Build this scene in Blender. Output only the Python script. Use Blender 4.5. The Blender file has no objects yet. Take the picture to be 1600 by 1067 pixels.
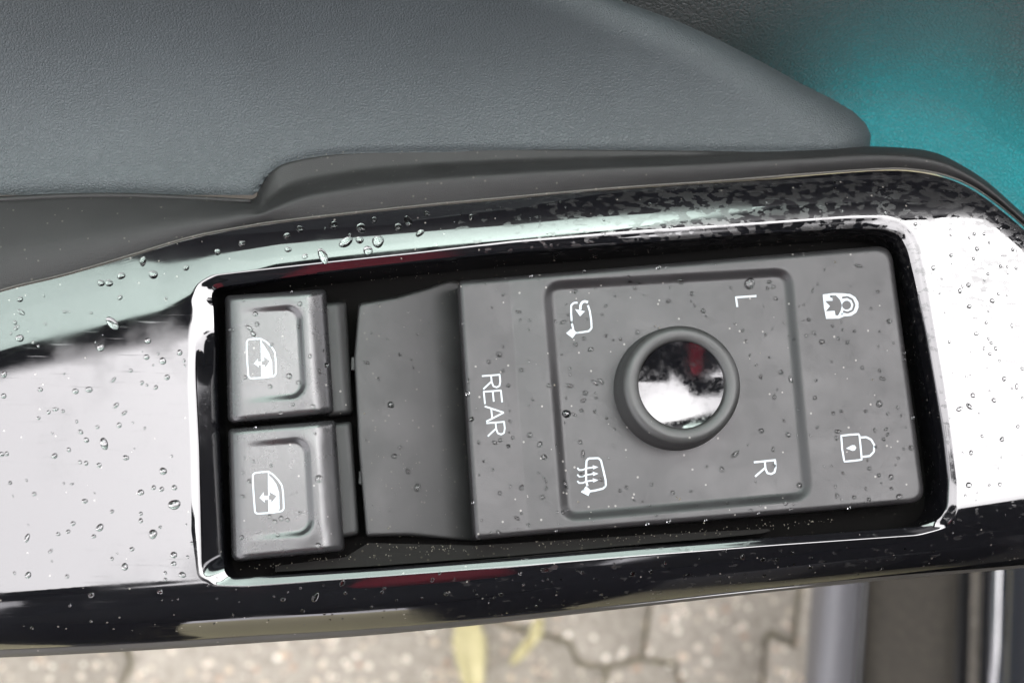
import bpy, bmesh, math, random
import numpy as np
from mathutils import Vector, Matrix, noise
random.seed(7)
SC = bpy.context.scene
COL = SC.collection
# ------------------------------------------------------------------ camera
FPX, DIST = 2577.8, 0.296
_z = np.array([200., 367., 2578.]); _z /= np.linalg.norm(_z)
_x = np.array([1., 0, 0]) - _z * _z[0]; _x /= np.linalg.norm(_x)
_y = np.cross(_z, _x)
MCW = np.array([_x, _y, _z])                 # camera vector -> world vector
CPOS = MCW @ np.array([0, 0, DIST])
cam = bpy.data.cameras.new('camera'); camo = bpy.data.objects.new('camera', cam); COL.objects.link(camo)
m4 = Matrix.Identity(4)
for i in range(3):
    for j in range(3): m4[i][j] = MCW[i][j]
    m4[i][3] = CPOS[i]
camo.matrix_world = m4
cam.sensor_width = 36; cam.lens = 58.0; cam.clip_start = 0.01; cam.clip_end = 100
cam.dof.use_dof = True; cam.dof.focus_distance = DIST; cam.dof.aperture_fstop = 20
SC.camera = camo
# ------------------------------------------------------------------ overcast sky, soft sun, exposure
SUN_EL, SUN_AZ = math.radians(70), math.radians(40)      # azimuth from +Y towards +X
w = bpy.data.worlds.new('World'); SC.world = w; w.use_nodes = True
nt = w.node_tree; nt.nodes.clear()
sky = nt.nodes.new('ShaderNodeTexSky'); sky.sky_type = 'NISHITA'; sky.sun_disc = False
sky.sun_elevation = SUN_EL; sky.sun_rotation = SUN_AZ; sky.dust_density = 6; sky.air_density = 1.0
hs = nt.nodes.new('ShaderNodeHueSaturation'); hs.inputs['Saturation'].default_value = 0.10
mx = nt.nodes.new('ShaderNodeMix'); mx.data_type = 'RGBA'; mx.inputs[0].default_value = 0.75
mx.inputs[7].default_value = (4.15, 4.0, 4.25, 1)          # even cloud cover
bg = nt.nodes.new('ShaderNodeBackground'); bg.inputs['Strength'].default_value = 0.15
wo = nt.nodes.new('ShaderNodeOutputWorld')
nt.links.new(sky.outputs[0], hs.inputs['Color']); nt.links.new(hs.outputs[0], mx.inputs[6])
nt.links.new(mx.outputs[2], bg.inputs['Color']); nt.links.new(bg.outputs[0], wo.inputs['Surface'])
sl = bpy.data.lights.new('sun', 'SUN'); sl.energy = 0.8; sl.angle = math.radians(90); sl.color = (1, .965, .97)
so = bpy.data.objects.new('sun', sl); COL.objects.link(so)
sd = Vector((math.sin(SUN_AZ) * math.cos(SUN_EL), math.cos(SUN_AZ) * math.cos(SUN_EL), math.sin(SUN_EL)))
so.rotation_euler = sd.to_track_quat('Z', 'Y').to_euler(); so.location = sd * 3
SC.view_settings.view_transform = 'Standard'; SC.view_settings.look = 'None'
SC.view_settings.gamma = 1; SC.view_settings.exposure = 3.0; SC.view_settings.use_curve_mapping = False
SC.cycles.use_denoising = True; SC.cycles.max_bounces = 10; SC.cycles.transparent_max_bounces = 12
SC.cycles.sample_clamp_indirect = 6; SC.cycles.caustics_reflective = False; SC.cycles.caustics_refractive = False

# ------------------------------------------------------------------ helpers
def PA(px, py, z):
    px = np.asarray(px, float); py = np.asarray(py, float); z = np.asarray(z, float)
    px, py, z = np.broadcast_arrays(px, py, z)
    d = np.stack([(px - 800) / FPX, -(py - 533.5) / FPX, -np.ones_like(px)], -1) @ MCW.T
    t = (z - CPOS[2]) / d[..., 2]
    return CPOS + d * t[..., None]
def P(px, py, z=0.0): return PA(px, py, z)
MM = 0.001
def interp(pts):
    xs = [p[0] for p in pts]; ys = [p[1] for p in pts]
    return lambda x: np.interp(x, xs, ys)
def catmull(pts, n=8, closed=False):
    p = [np.array(q, float) for q in pts]; out = []; L = len(p)
    rng = range(L if closed else L - 1)
    for i in rng:
        p0 = p[(i - 1) % L] if closed or i > 0 else 2 * p[0] - p[1]
        p1 = p[i]; p2 = p[(i + 1) % L]
        p3 = p[(i + 2) % L] if closed or i + 2 < L else 2 * p[-1] - p[-2]
        for k in range(n):
            t = k / n
            out.append(.5 * (2 * p1 + (p2 - p0) * t + (2 * p0 - 5 * p1 + 4 * p2 - p3) * t * t + (3 * p1 - p0 - 3 * p2 + p3) * t ** 3))
    if not closed: out.append(p[-1])
    return np.array(out)
def resample(pts, n, closed=True):
    p = np.array(pts, float)
    if closed: p = np.vstack([p, p[:1]])
    d = np.r_[0, np.cumsum(np.linalg.norm(np.diff(p, axis=0), axis=1))]
    t = np.linspace(0, d[-1], n, endpoint=not closed)
    return np.stack([np.interp(t, d, p[:, k]) for k in range(p.shape[1])], 1)
def roundpoly(pts, r, n=8):
    """polygon with rounded corners, r per corner"""
    L = len(pts); out = []
    for i in range(L):
        a, b, c = (np.array(pts[(i + k) % L], float) for k in (-1, 0, 1))
        rr = r[i] if isinstance(r, (list, tuple)) else r
        u = (a - b) / np.linalg.norm(a - b); v = (c - b) / np.linalg.norm(c - b)
        s = b + u * rr; e = b + v * rr
        for k in range(n + 1):
            t = k / n
            out.append((1 - t) ** 2 * s + 2 * t * (1 - t) * b + t * t * e)
    return np.array(out)
def segdist(q, line, closed=False):
    """distance of points q (...,2) to a polyline"""
    L = np.array(line, float)
    if closed: L = np.vstack([L, L[:1]])
    sh = q.shape[:-1]; q = q.reshape(-1, 2); best = np.full(len(q), 1e9)
    for a, b in zip(L[:-1], L[1:]):
        ab = b - a; l2 = max(ab @ ab, 1e-12)
        t = np.clip(((q - a) @ ab) / l2, 0, 1)
        best = np.minimum(best, np.linalg.norm(q - a - t[:, None] * ab, axis=1))
    return best.reshape(sh)
def smooth(e0, e1, x):
    t = np.clip((np.asarray(x, float) - e0) / (e1 - e0), 0, 1); return t * t * (3 - 2 * t)
def mesh_obj(name, verts, faces, mat, parent=None, smooth_=True, sharp=None):
    me = bpy.data.meshes.new(name); me.from_pydata([tuple(map(float, v)) for v in verts], [], faces)
    me.materials.append(mat); me.validate()
    bm = bmesh.new(); bm.from_mesh(me); bmesh.ops.recalc_face_normals(bm, faces=bm.faces); bm.to_mesh(me); bm.free()
    if smooth_:
        me.polygons.foreach_set('use_smooth', [True] * len(me.polygons))
        if sharp: me.set_sharp_from_angle(angle=math.radians(sharp))
    o = bpy.data.objects.new(name, me); COL.objects.link(o)
    if parent: attach(o, parent)
    return o
def attach(o, parent):
    o.parent = parent
    q = parent; T = Matrix.Identity(4)
    while q: T = Matrix.Translation(q.location) @ T; q = q.parent
    o.matrix_parent_inverse = T.inverted()
def empty(name, loc, label, cat, group=None):
    o = bpy.data.objects.new(name, None); COL.objects.link(o); o.location = Vector([float(v) for v in loc])
    o.empty_display_size = .01
    tag(o, label, cat, group); return o
def tag(o, label=None, cat=None, group=None, kind=None):
    if label: o['label'] = label
    if cat: o['category'] = cat
    if group: o['group'] = group
    if kind: o['kind'] = kind
    return o
def gridfaces(nr, nc, wrap=False, off=0):
    f = []
    for i in range(nr - 1):
        for j in range(nc if wrap else nc - 1):
            k = (j + 1) % nc
            f.append((off + i * nc + j, off + i * nc + k, off + (i + 1) * nc + k, off + (i + 1) * nc + j))
    return f
def boxo(name, lo, hi, mat, parent=None, bev=0.0, seg=2, rot=None):
    bm = bmesh.new(); bmesh.ops.create_cube(bm, size=1)
    for v in bm.verts:
        v.co = Vector([lo[k] + (v.co[k] + .5) * (hi[k] - lo[k]) for k in range(3)])
    if rot: bmesh.ops.rotate(bm, verts=bm.verts, cent=(0, .10, 0), matrix=Matrix.Rotation(rot, 3, 'Z'))
    if bev: bmesh.ops.bevel(bm, geom=list(bm.edges), offset=bev, segments=seg, affect='EDGES', profile=.6)
    me = bpy.data.meshes.new(name); bm.to_mesh(me); bm.free(); me.materials.append(mat)
    me.polygons.foreach_set('use_smooth', [True] * len(me.polygons)); me.set_sharp_from_angle(angle=math.radians(35))
    o = bpy.data.objects.new(name, me); COL.objects.link(o)
    if parent: attach(o, parent)
    return o

# ------------------------------------------------------------------ materials
class Mat:
    def __init__(s, name):
        s.m = bpy.data.materials.new(name); s.m.use_nodes = True; s.t = s.m.node_tree
        s.p = s.t.nodes['Principled BSDF']; s.out = s.t.nodes['Material Output']
    def n(s, typ, **kw):
        o = s.t.nodes.new('ShaderNode' + typ)
        for k, v in kw.items():
            if k in o.inputs.keys(): o.inputs[k].default_value = v
            else: setattr(o, k, v)
        return o
    def l(s, a, b): s.t.links.new(a, b); return s
    def set(s, **kw):
        for k, v in kw.items(): s.p.inputs[k.replace('_', ' ')].default_value = v
        return s
    def coord(s): return s.n('TexCoord').outputs['Object']
    def noise(s, scale, detail=2, rough=.5, vec=None):
        o = s.n('TexNoise', Scale=scale, Detail=detail, Roughness=rough); s.l(vec or s.coord(), o.inputs['Vector']); return o.outputs['Fac']
    def ramp(s, fac, stops):
        r = s.n('ValToRGB'); e = r.color_ramp.elements
        while len(e) > 1: e.remove(e[0])
        e[0].position = stops[0][0]; c = stops[0][1]; e[0].color = c if len(c) == 4 else (*c, 1)
        for q, c in stops[1:]:
            k = e.new(q); k.color = c if len(c) == 4 else (*c, 1)
        s.l(fac, r.inputs[0]); return r.outputs[0]
    def mapr(s, fac, a, b, c, d):
        r = s.n('MapRange'); s.l(fac, r.inputs[0])
        for k, v in zip((1, 2, 3, 4), (a, b, c, d)): r.inputs[k].default_value = v
        return r.outputs[0]
    def mix(s, fac, a, b):
        r = s.n('Mix', data_type='RGBA')
        if isinstance(fac, (int, float)): r.inputs[0].default_value = fac
        else: s.l(fac, r.inputs[0])
        for k, v in ((6, a), (7, b)):
            if isinstance(v, tuple): r.inputs[k].default_value = v if len(v) == 4 else (*v, 1)
            else: s.l(v, r.inputs[k])
        return r.outputs[2]
    def math(s, op, a, b=0.0):
        r = s.n('Math', operation=op)
        for k, v in ((0, a), (1, b)):
            if isinstance(v, (int, float)): r.inputs[k].default_value = v
            else: s.l(v, r.inputs[k])
        return r.outputs[0]
    def bump(s, h, strength, dist):
        b = s.n('Bump', Strength=strength, Distance=dist); s.l(h, b.inputs['Height']); s.l(b.outputs[0], s.p.inputs['Normal']); return b
def g(v): return (v, v, v, 1)

# glossy black piano lacquer with a fogged, half dried water film towards its front end
M = Mat('piano_black'); M.set(IOR=1.76, Roughness=.03)
co = M.coord(); sx = M.n('SeparateXYZ'); M.l(co, sx.inputs[0])
mp = M.n('Mapping'); M.l(co, mp.inputs['Vector']); mp.inputs['Scale'].default_value = (.6, 1.0, 1.0); mp.inputs['Rotation'].default_value = (0, 0, math.radians(12))
n1 = M.noise(850, 3, .5, mp.outputs[0])
front = M.mapr(sx.outputs['X'], -.012, .03, 0, 1)
blot = M.math('GREATER_THAN', M.math('ADD', n1, M.math('MULTIPLY', M.math('MULTIPLY', front, M.mapr(sx.outputs['Y'], -.02, .020, 0, 1)), .13)), .645)
blot = M.math('MULTIPLY', blot, M.math('GREATER_THAN', front, .02))
n2 = M.noise(60, 4, .6); smear = M.mapr(n2, .42, .75, 0, .16)
mp2 = M.n('Mapping'); M.l(co, mp2.inputs['Vector']); mp2.inputs['Rotation'].default_value = (0, 0, math.radians(-16)); mp2.inputs['Scale'].default_value = (.04, 1, 1)
scr = M.mapr(M.noise(2500, 2, .5, mp2.outputs[0]), .62, .72, 0, .10)
rough = M.math('ADD', M.math('ADD', M.math('MULTIPLY', blot, .17), smear), M.math('ADD', scr, .022))
M.l(rough, M.p.inputs['Roughness'])
sp = M.n('TexVoronoi', Scale=900.0); M.l(co, sp.inputs['Vector'])
wn = M.n('TexWhiteNoise', noise_dimensions='3D'); M.l(sp.outputs['Position'], wn.inputs['Vector'])
speck = M.math('MULTIPLY', M.math('LESS_THAN', sp.outputs['Distance'], .16), M.math('GREATER_THAN', wn.outputs['Value'], .9))
basec = M.mix(blot, (.004, .004, .005), (.013, .0125, .013))
basec = M.mix(speck, basec, (.12, .11, .10)); M.l(basec, M.p.inputs['Base Color'])
PIANO = M.m
M = Mat('cap_gloss'); M.set(IOR=1.8, Base_Color=(.004, .004, .005, 1)); M.l(M.mapr(M.noise(500, 5, .75), .4, .7, .04, .26), M.p.inputs['Roughness']); CAPG = M.m

def plastic(name, col, rough, dust=.93, grain=.12, dustcol=(.16, .15, .14), smudge=.03, ior=1.5):
    M = Mat(name); co = M.coord(); M.set(IOR=ior)
    v = M.n('TexVoronoi', Scale=1100.0); M.l(co, v.inputs['Vector'])
    wn = M.n('TexWhiteNoise', noise_dimensions='3D'); M.l(v.outputs['Position'], wn.inputs['Vector'])
    sp = M.math('MULTIPLY', M.math('LESS_THAN', v.outputs['Distance'], .22), M.math('GREATER_THAN', wn.outputs['Value'], dust))
    a = M.noise(90, 5, .65); b = M.mapr(a, .3, .75, 0, 1)
    c = M.mix(b, col, tuple(q * 1.25 + smudge * .12 for q in col)); c = M.mix(sp, c, dustcol)
    M.l(c, M.p.inputs['Base Color'])
    M.l(M.mapr(a, .3, .75, rough - .05, rough + .09), M.p.inputs['Roughness'])
    M.bump(M.noise(5500, 3, .6), grain * 3, .00005)
    return M.m
PLATE = plastic('soft_black_plastic', (.0115, .0108, .0114), .37, .945, ior=1.43)
BUTTON = plastic('button_plastic', (.013, .0126, .0134), .26, .985, ior=1.66)
SKIRT = plastic('switch_skirt', (.010, .010, .010), .45, .97, ior=1.35)
RECESS = plastic('dusty_recess_plastic', (.0075, .0073, .0073), .42, .86, dustcol=(.04, .037, .032), ior=1.4, smudge=.05)
WELL = plastic('grimy_well_plastic', (.0025, .0024, .0022), .8, .88, dustcol=(.012, .011, .009), smudge=.004, ior=1.15)
KNOBP = plastic('knob_rubber_plastic', (.022, .022, .0215), .45, .97)
TRIM = plastic('soft_touch_trim', (.0105, .0101, .0100), .62, .92, grain=.35, dustcol=(.05, .046, .04), ior=1.42)
UNDER = plastic('armrest_shell', (.045, .044, .044), .5, .97)
EDGE = plastic('trim_edge_highlight_dust', (.045, .041, .036), .6, .6, dustcol=(.11, .10, .085))  # lip edge highlight painted as a paler tone, plus dust specks
FRAME = plastic('door_frame_black', (.012, .012, .013), .35, .99)
CABIN = plastic('cabin_dark', (.010, .010, .011), .7, .99)
def leather(name, col, scale, strength, dist, rough, stretch=(1, 1, 1), rot=0):
    M = Mat(name); co = M.coord(); mp = M.n('Mapping'); M.l(co, mp.inputs['Vector'])
    mp.inputs['Scale'].default_value = stretch; mp.inputs['Rotation'].default_value = (0, 0, rot)
    nz = M.n('TexNoise', Scale=scale * .6, Detail=2.0); M.l(mp.outputs[0], nz.inputs['Vector'])
    add = M.n('VectorMath', operation='MULTIPLY_ADD'); M.l(nz.outputs['Color'], add.inputs[0]); add.inputs[1].default_value = (.6 / scale,) * 3; M.l(mp.outputs[0], add.inputs[2])
    v = M.n('TexVoronoi', Scale=scale, feature='DISTANCE_TO_EDGE'); M.l(add.outputs[0], v.inputs['Vector'])
    h = M.mapr(v.outputs['Distance'], 0, .22, 0, 1)
    h2 = M.math('ADD', h, M.math('MULTIPLY', M.noise(scale * 3, 2), .4))
    M.bump(h2, strength, dist)
    c = M.mix(M.mapr(M.noise(40, 4, .6), .3, .7, 0, 1), col, tuple(q * 1.18 for q in col))
    M.l(c, M.p.inputs['Base Color']); M.set(Roughness=rough)
    return M.m
PAD = leather('armrest_leather', (.036, .0435, .0465), 1700, .62, .00013, .58)
WALL = leather('door_leather', (.016, .0175, .018), 1250, .6, .00022, .66, (1, .7, 1), .5)
M = Mat('white_print'); M.set(Base_Color=(.36, .39, .415, 1), Roughness=.5); PRINT = M.m
M = Mat('water'); M.set(Base_Color=(1, 1, 1, 1), Roughness=.0, IOR=1.33); M.p.inputs['Transmission Weight'].default_value = 1; WATER = M.m
M = Mat('tinted_glass'); tr = M.n('BsdfTransparent'); tr.inputs[0].default_value = (.80, .89, .85, 1)
gl = M.n('BsdfGlossy', Roughness=.01); gl.inputs[0].default_value = (1, 1, 1, 1); ms = M.n('MixShader'); ms.inputs[0].default_value = .06
M.l(tr.outputs[0], ms.inputs[1]); M.l(gl.outputs[0], ms.inputs[2]); M.l(ms.outputs[0], M.out.inputs['Surface']); GLASS = M.m
M = Mat('concrete_paver'); co = M.coord()
v = M.n('TexVoronoi', Scale=230.0); M.l(co, v.inputs['Vector'])
wn = M.n('TexWhiteNoise', noise_dimensions='3D'); M.l(v.outputs['Position'], wn.inputs['Vector'])
st = M.math('MULTIPLY', M.math('LESS_THAN', v.outputs['Distance'], .42), M.math('GREATER_THAN', wn.outputs['Value'], .66))
stc = M.ramp(wn.outputs['Value'], [(.66, (.58, .45, .32)), (.78, (.62, .55, .46)), (.86, (.38, .26, .18)), (.93, (.85, .79, .68)), (1, (.48, .40, .30))])
bc = M.ramp(M.noise(220, 5, .7), [(.3, (.22, .198, .160)), (.7, (.43, .395, .325))])
M.l(M.mix(st, bc, stc), M.p.inputs['Base Color']); M.set(Roughness=.75)
M.bump(M.noise(400, 4, .7), .6, .002); PAVER = M.m
M = Mat('joint_soil'); M.l(M.ramp(M.noise(90, 4, .6), [(.35, (.22, .19, .14)), (.62, (.28, .265, .15))]), M.p.inputs['Base Color']); M.set(Roughness=.95); SOIL = M.m
M = Mat('dry_leaf'); M.l(M.ramp(M.noise(60, 3), [(.3, (.40, .36, .18)), (.7, (.55, .50, .28))]), M.p.inputs['Base Color']); M.set(Roughness=.7); LEAF = M.m
M = Mat('sill_seal'); M.set(Base_Color=(.11, .11, .118, 1), Roughness=.5); SEAL = M.m
M = Mat('sill_carpet'); M.l(M.ramp(M.noise(300, 4, .7), [(.3, (.022, .020, .016)), (.7, (.05, .044, .034))]), M.p.inputs['Base Color']); M.set(Roughness=.95); CARPET = M.m
M = Mat('body_paint'); M.set(Base_Color=(.006, .009, .014, 1), Roughness=.06, IOR=2.2); PAINT = M.m
M = Mat('red_jacket'); M.set(Base_Color=(.55, .016, .045, 1), Roughness=.8); REDC = M.m
M = Mat('dark_trousers'); M.set(Base_Color=(.012, .012, .016, 1), Roughness=.9); TROUSER = M.m
M = Mat('coat_cloth'); M.set(Base_Color=(.016, .016, .018, 1), Roughness=.9); COAT = M.m
M = Mat('skin'); M.set(Base_Color=(.5, .3, .22, 1), Roughness=.5); SKIN = M.m
M = Mat('hair'); M.set(Base_Color=(.03, .02, .015, 1), Roughness=.6); HAIR = M.m
M = Mat('dust'); M.set(Base_Color=(.15, .135, .11, 1), Roughness=.9); DUST = M.m

# ------------------------------------------------------------------ traced outlines (photo pixels, turned into points at their own height)
TOP = catmull([(-260, 560), (-120, 500), (0, 457), (100, 432), (200, 403), (300, 373), (400, 354), (500, 341), (600, 330), (700, 320), (800, 311), (900, 301),
               (1000, 294), (1100, 287), (1200, 281), (1300, 272), (1380, 267), (1430, 269), (1475, 278), (1510, 292), (1545, 314), (1580, 342), (1620, 378), (1700, 455), (1790, 560)], 5)
BOT = catmull([(1820, 850), (1700, 872), (1600, 884), (1400, 901), (1200, 921), (1000, 943), (800, 965), (600, 984), (400, 997), (200, 1009), (0, 1018), (-150, 1022), (-300, 1020)], 5)
OUTER = np.vstack([TOP, BOT])
CREASE = np.vstack([[(298, 470), (306, 446), (330, 430)], [(487, 413), (650, 396), (800, 378), (1000, 361), (1200, 348), (1330, 338), (1385, 337), (1415, 347), (1436, 372), (1450, 440),
                    (1462, 520), (1476, 600), (1488, 687), (1497, 763), (1496, 800), (1482, 824), (1440, 836)], [(1220, 851), (1000, 868), (800, 885), (600, 900), (380, 916), (330, 914), (314, 900), (310, 700), (303, 560)]])
RIM = np.vstack([[(333, 475), (328, 460), (338, 449)], [(487, 428), (650, 409), (800, 393), (1000, 379), (1200, 364), (1330, 357), (1380, 358), (1405, 366), (1418, 390), (1430, 440),
                 (1447, 520), (1461, 600), (1474, 680), (1482, 750), (1480, 792), (1468, 812), (1435, 823)], [(1220, 839), (1000, 856), (800, 873), (600, 888), (385, 902), (358, 903), (350, 893), (342, 700), (336, 560)]])
def topW(px): return interp([(0, 112), (250, 108), (330, 80), (430, 66), (1200, 68), (1400, 82), (1450, 72), (1500, 48), (1540, 28)])(px)
def topK(px): return interp([(0, .17), (200, .22), (330, .40), (450, .52), (800, .75), (1300, .85)])(px)
def botW(px): return interp([(0, 96), (280, 98), (400, 100), (500, 98), (1200, 90), (1440, 100), (1600, 112)])(px)
PXM = .115 * MM
def zpanel(px, py):
    q = np.stack(np.broadcast_arrays(np.asarray(px, float), np.asarray(py, float)), -1)
    a = segdist(q, TOP[::2]); b = segdist(q, BOT[::2])
    t = np.clip(1 - a / topW(q[..., 0]), 0, 1); W = botW(q[..., 0]); s = np.clip(1 - b / W, 0, interp([(0, .985), (330, .985), (440, .985), (900, .985), (1600, .985)])(q[..., 0]))
    return -topK(q[..., 0]) * topW(q[..., 0]) * PXM * t ** 2.2 / 2.2 - W * PXM * 1.15 * (1 - np.sqrt(1 - s ** 1.9))

# =================================================================== ground
ZG = -.60
gb = P(400, 1000, ZG)
ground = mesh_obj('ground', [(gb[0] - 4, gb[1] - 4, ZG - .005), (gb[0] + 4, gb[1] - 4, ZG - .005), (gb[0] + 4, gb[1] + 4, ZG - .005), (gb[0] - 4, gb[1] + 4, ZG - .005)], [(0, 1, 2, 3)], SOIL)
tag(ground, kind='structure')
def paver(cell, k):
    c = np.array(cell, float)
    w3 = PA(c[:, 0], c[:, 1], ZG)[:, :2]
    cen = w3.mean(0)
    area = .5 * np.sum(w3[:, 0] * np.roll(w3[:, 1], -1) - np.roll(w3[:, 0], -1) * w3[:, 1])
    if area < 0: w3 = w3[::-1]
    def inset(d):
        o = []
        L = len(w3)
        for i in range(L):
            a, b, e = w3[i - 1], w3[i], w3[(i + 1) % L]
            u = (b - a) / np.linalg.norm(b - a); v = (e - b) / np.linalg.norm(e - b)
            n1 = np.array([-u[1], u[0]]); n2 = np.array([-v[1], v[0]]); n = n1 + n2; n /= max(np.linalg.norm(n), 1e-6)
            o.append(b + n * d / max(n @ n1, .45))
        return np.array(o)
    L = len(w3); dz = random.uniform(-.001, .001)
    rings = [(inset(.0008), ZG - .03), (inset(.0008), ZG - .0025 + dz), (inset(.003), ZG + dz)]
    vs = [(p[0], p[1], z) for r, z in rings for p in r]; fs = gridfaces(3, L, True) + [tuple(range(2 * L, 3 * L))]
    return mesh_obj('paver', vs, fs, PAVER, ground, sharp=50)
b6, b5, b4, b3, b2, b1 = (700, 850), (742, 960), (840, 989), (890, 1001), (906, 1035), (950, 1042)
a1, a2, a3 = (1030, 850), (1015, 954), (1004, 1029)
c1, c2, c3, c4 = (1044, 1036), (1056, 1034), (1067, 1085), (1072, 1250); d1, d2 = (947, 1085), (938, 1250)
r0, r1, r2, r3, r4, r5, r6 = (1262, 850), (1248, 954), (1243, 1008), (1209, 989), (1199, 996), (1193, 1080), (1188, 1250)
l0, l1, l2, l3, l4, l5 = (225, 850), (214, 960), (192, 1003), (205, 1035), (183, 1085), (176, 1250)
cells = [[b6, a1, a2, a3, b1, b2, b3, b4, b5], [a1, r0, r1, r2, r3, r4, r5, r6, c4, c3, c2, c1, a3, a2], [b1, a3, c1, c2, c3, c4, d2, d1],
         [l0, b6, b5, b4, b3, b2, b1, d1, d2, l5, l4, l3, l2, l1], [(-420, 850), l0, l1, l2, l3, l4, l5, (-440, 1250)],
         [r0, (1560, 850), (1550, 1250), r6, r5, r4, r3, r2, r1],
         [(-440, 1256), l5, d2, c4, (1060, 1500), (-440, 1500)], [c4, r6, (1550, 1256), (1550, 1500), (1065, 1500)],
         [(-420, 500), (225, 500), (222, 845), (-420, 845)], [(230, 500), (1030, 500), (1028, 845), (705, 845), (230, 845)], [(1036, 500), (1560, 500), (1560, 845), (1262, 845), (1036, 845)]]
for k, c in enumerate(cells): paver(c, k)
def leaf(px, py, length, width, ang, label, seed):
    rnd = random.Random(seed); c = P(px, py, ZG + .004); vs = []; fs = []; n = 12
    for i in range(n + 1):
        t = i / n; wv = width * (max(0.0, math.sin(math.pi * min(1, t * .97 + .015))) ** .55) * (1 + rnd.uniform(-.12, .12))
        for j in (-1, -.5, 0, .5, 1):
            x = (t - .5) * length; y = j * wv / 2; z = .002 + .003 * abs(j) + .002 * math.sin(t * 5)
            vs.append((c[0] + x * math.cos(ang) - y * math.sin(ang), c[1] + x * math.sin(ang) + y * math.cos(ang), c[2] + z))
    fs = gridfaces(n + 1, 5)
    o = mesh_obj('fallen_leaf', vs, fs, LEAF)
    mo = o.modifiers.new('solid', 'SOLIDIFY'); mo.thickness = .0004
    tag(o, label, 'leaf', 'leaves fallen on the paving')
leaf(733, 1008, .050, .017, math.radians(96), 'large pale yellow leaf lying on the paving below the red reflection', 1)
leaf(836, 985, .016, .007, math.radians(70), 'small yellow leaf scrap lying right of the large pale leaf', 2)
leaf(818, 1012, .022, .006, math.radians(48), 'thin pale leaf sliver on the paving just below the small leaf scrap', 3)

# =================================================================== car body (sill beside the open door, roof and seat that shade and reflect)
cb = empty('car', P(1500, 1000, ZG), 'car body sill with rubber seal and glossy black paint below the armrest', 'car')
def strip(name, xa, xb, z, h, mat, lean=-.06, prof=7, flat=.25):
    """a long moulding seen from above, crossing the picture bottom; xa..xb at y=1000"""
    ys = np.linspace(700, 1700, 14); vs = []
    for y in ys:
        for k in range(prof + 1):
            t = k / prof; s = 2 * t - 1
            zz = z + h * ((1 - abs(s) ** (2 + 6 * flat)) - 1)
            vs.append(P(xa + (xb - xa) * t + lean * (y - 1000), y, zz))
    n = prof + 1
    base = len(vs)
    return mesh_obj(name, vs, gridfaces(len(ys), n), mat, cb)
strip('door_seal', 1262, 1338, -.40, .016, SEAL, -.075, 10, .1)
strip('seal_groove', 1334, 1358, -.425, .004, FRAME, -.07)
strip('carpet_edge', 1350, 1494, -.42, .006, CARPET, -.04, 10, 1.2)
strip('sill_gap', 1488, 1524, -.45, .004, FRAME, -.03)
strip('painted_sill', 1515, 1606, -.40, .030, PAINT, -.03, 20, .05)
strip('sill_underlay', 1590, 2300, -.46, .01, CABIN, -.03)
boxo('roof', (.60, -.115, .60), (1.9, .30, .70), CABIN, cb, .03)
boxo('rear_roof', (.20, -2.2, .60), (1.6, -.12, .70), CABIN, cb, .03)
boxo('cabin_wall', (1.5, -2.2, -.5), (1.6, .3, .60), CABIN, cb, .02)
boxo('dashboard_side', (.33, -.5, -.45), (.9, -.12, .12), CABIN, cb, .05, 3)
boxo('seat_side', (.27, -1.5, -.45), (.9, -.55, .0), CABIN, cb, .08, 3)
boxo('seat_back', (.27, -1.65, -.2), (.85, -1.2, .58), CABIN, cb, .08, 3)

# =================================================================== car door
door = empty('armrest', P(800, 200, -.55), 'car door armrest with grey leather pad and teal lit leather behind it', 'armrest')
# soft touch trim around the glossy panel: ribbon from the panel edge outwards
SOFT_IN = catmull([(-260, 556), (-120, 496), (0, 453), (100, 428), (200, 399), (300, 369), (400, 350), (435, 345), (475, 340), (520, 335), (640, 322), (800, 307), (960, 293), (1120, 282),
                   (1260, 271), (1380, 263), (1435, 265), (1480, 274), (1518, 290), (1553, 313), (1590, 343), (1640, 388), (1700, 445), (1790, 545)], 10)
SOFT_OUT = catmull([(-260, 318), (-120, 312), (0, 308), (100, 304), (200, 304), (300, 308), (390, 312), (404, 294), (420, 268), (458, 249), (560, 235), (760, 231), (960, 233), (1120, 235),
                    (1240, 233), (1330, 229), (1410, 231), (1462, 239), (1506, 260), (1545, 286), (1590, 326), (1650, 380), (1712, 440), (1802, 540)], 10)
def soft_mesh():
    n = len(SOFT_IN); K = 26; vs = []
    for i in range(n):
        for k in range(K + 1):
            t = k / K; q = SOFT_IN[i] * (1 - t) + SOFT_OUT[i] * t
            z = -2.6 + 1.4 * math.sin(min(1, t / .5) * math.pi / 2)              # rounded rim next to the panel
            wide = float(smooth(380, 440, q[0]) * (1 - smooth(1080, 1240, q[0])))
            left = float(1 - smooth(330, 430, q[0]))
            rr = .45 + .25 * (q[0] - 420) / 780
            z -= wide * 4.9 * float(smooth(rr - .14, min(rr + .2, .98), t))           # dusty shelf behind the rim
            z -= (1 - wide) * (1 - left) * 11 * max(0, t - .55) ** 2 * 4
            z -= left * (4.4 * t * t)
            if t > .985: z -= 1.5
            vs.append(P(q[0], q[1], z * MM))
    return vs, gridfaces(n, K + 1)
vs, fs = soft_mesh(); mesh_obj('soft_trim', vs, fs, TRIM, door)
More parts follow.
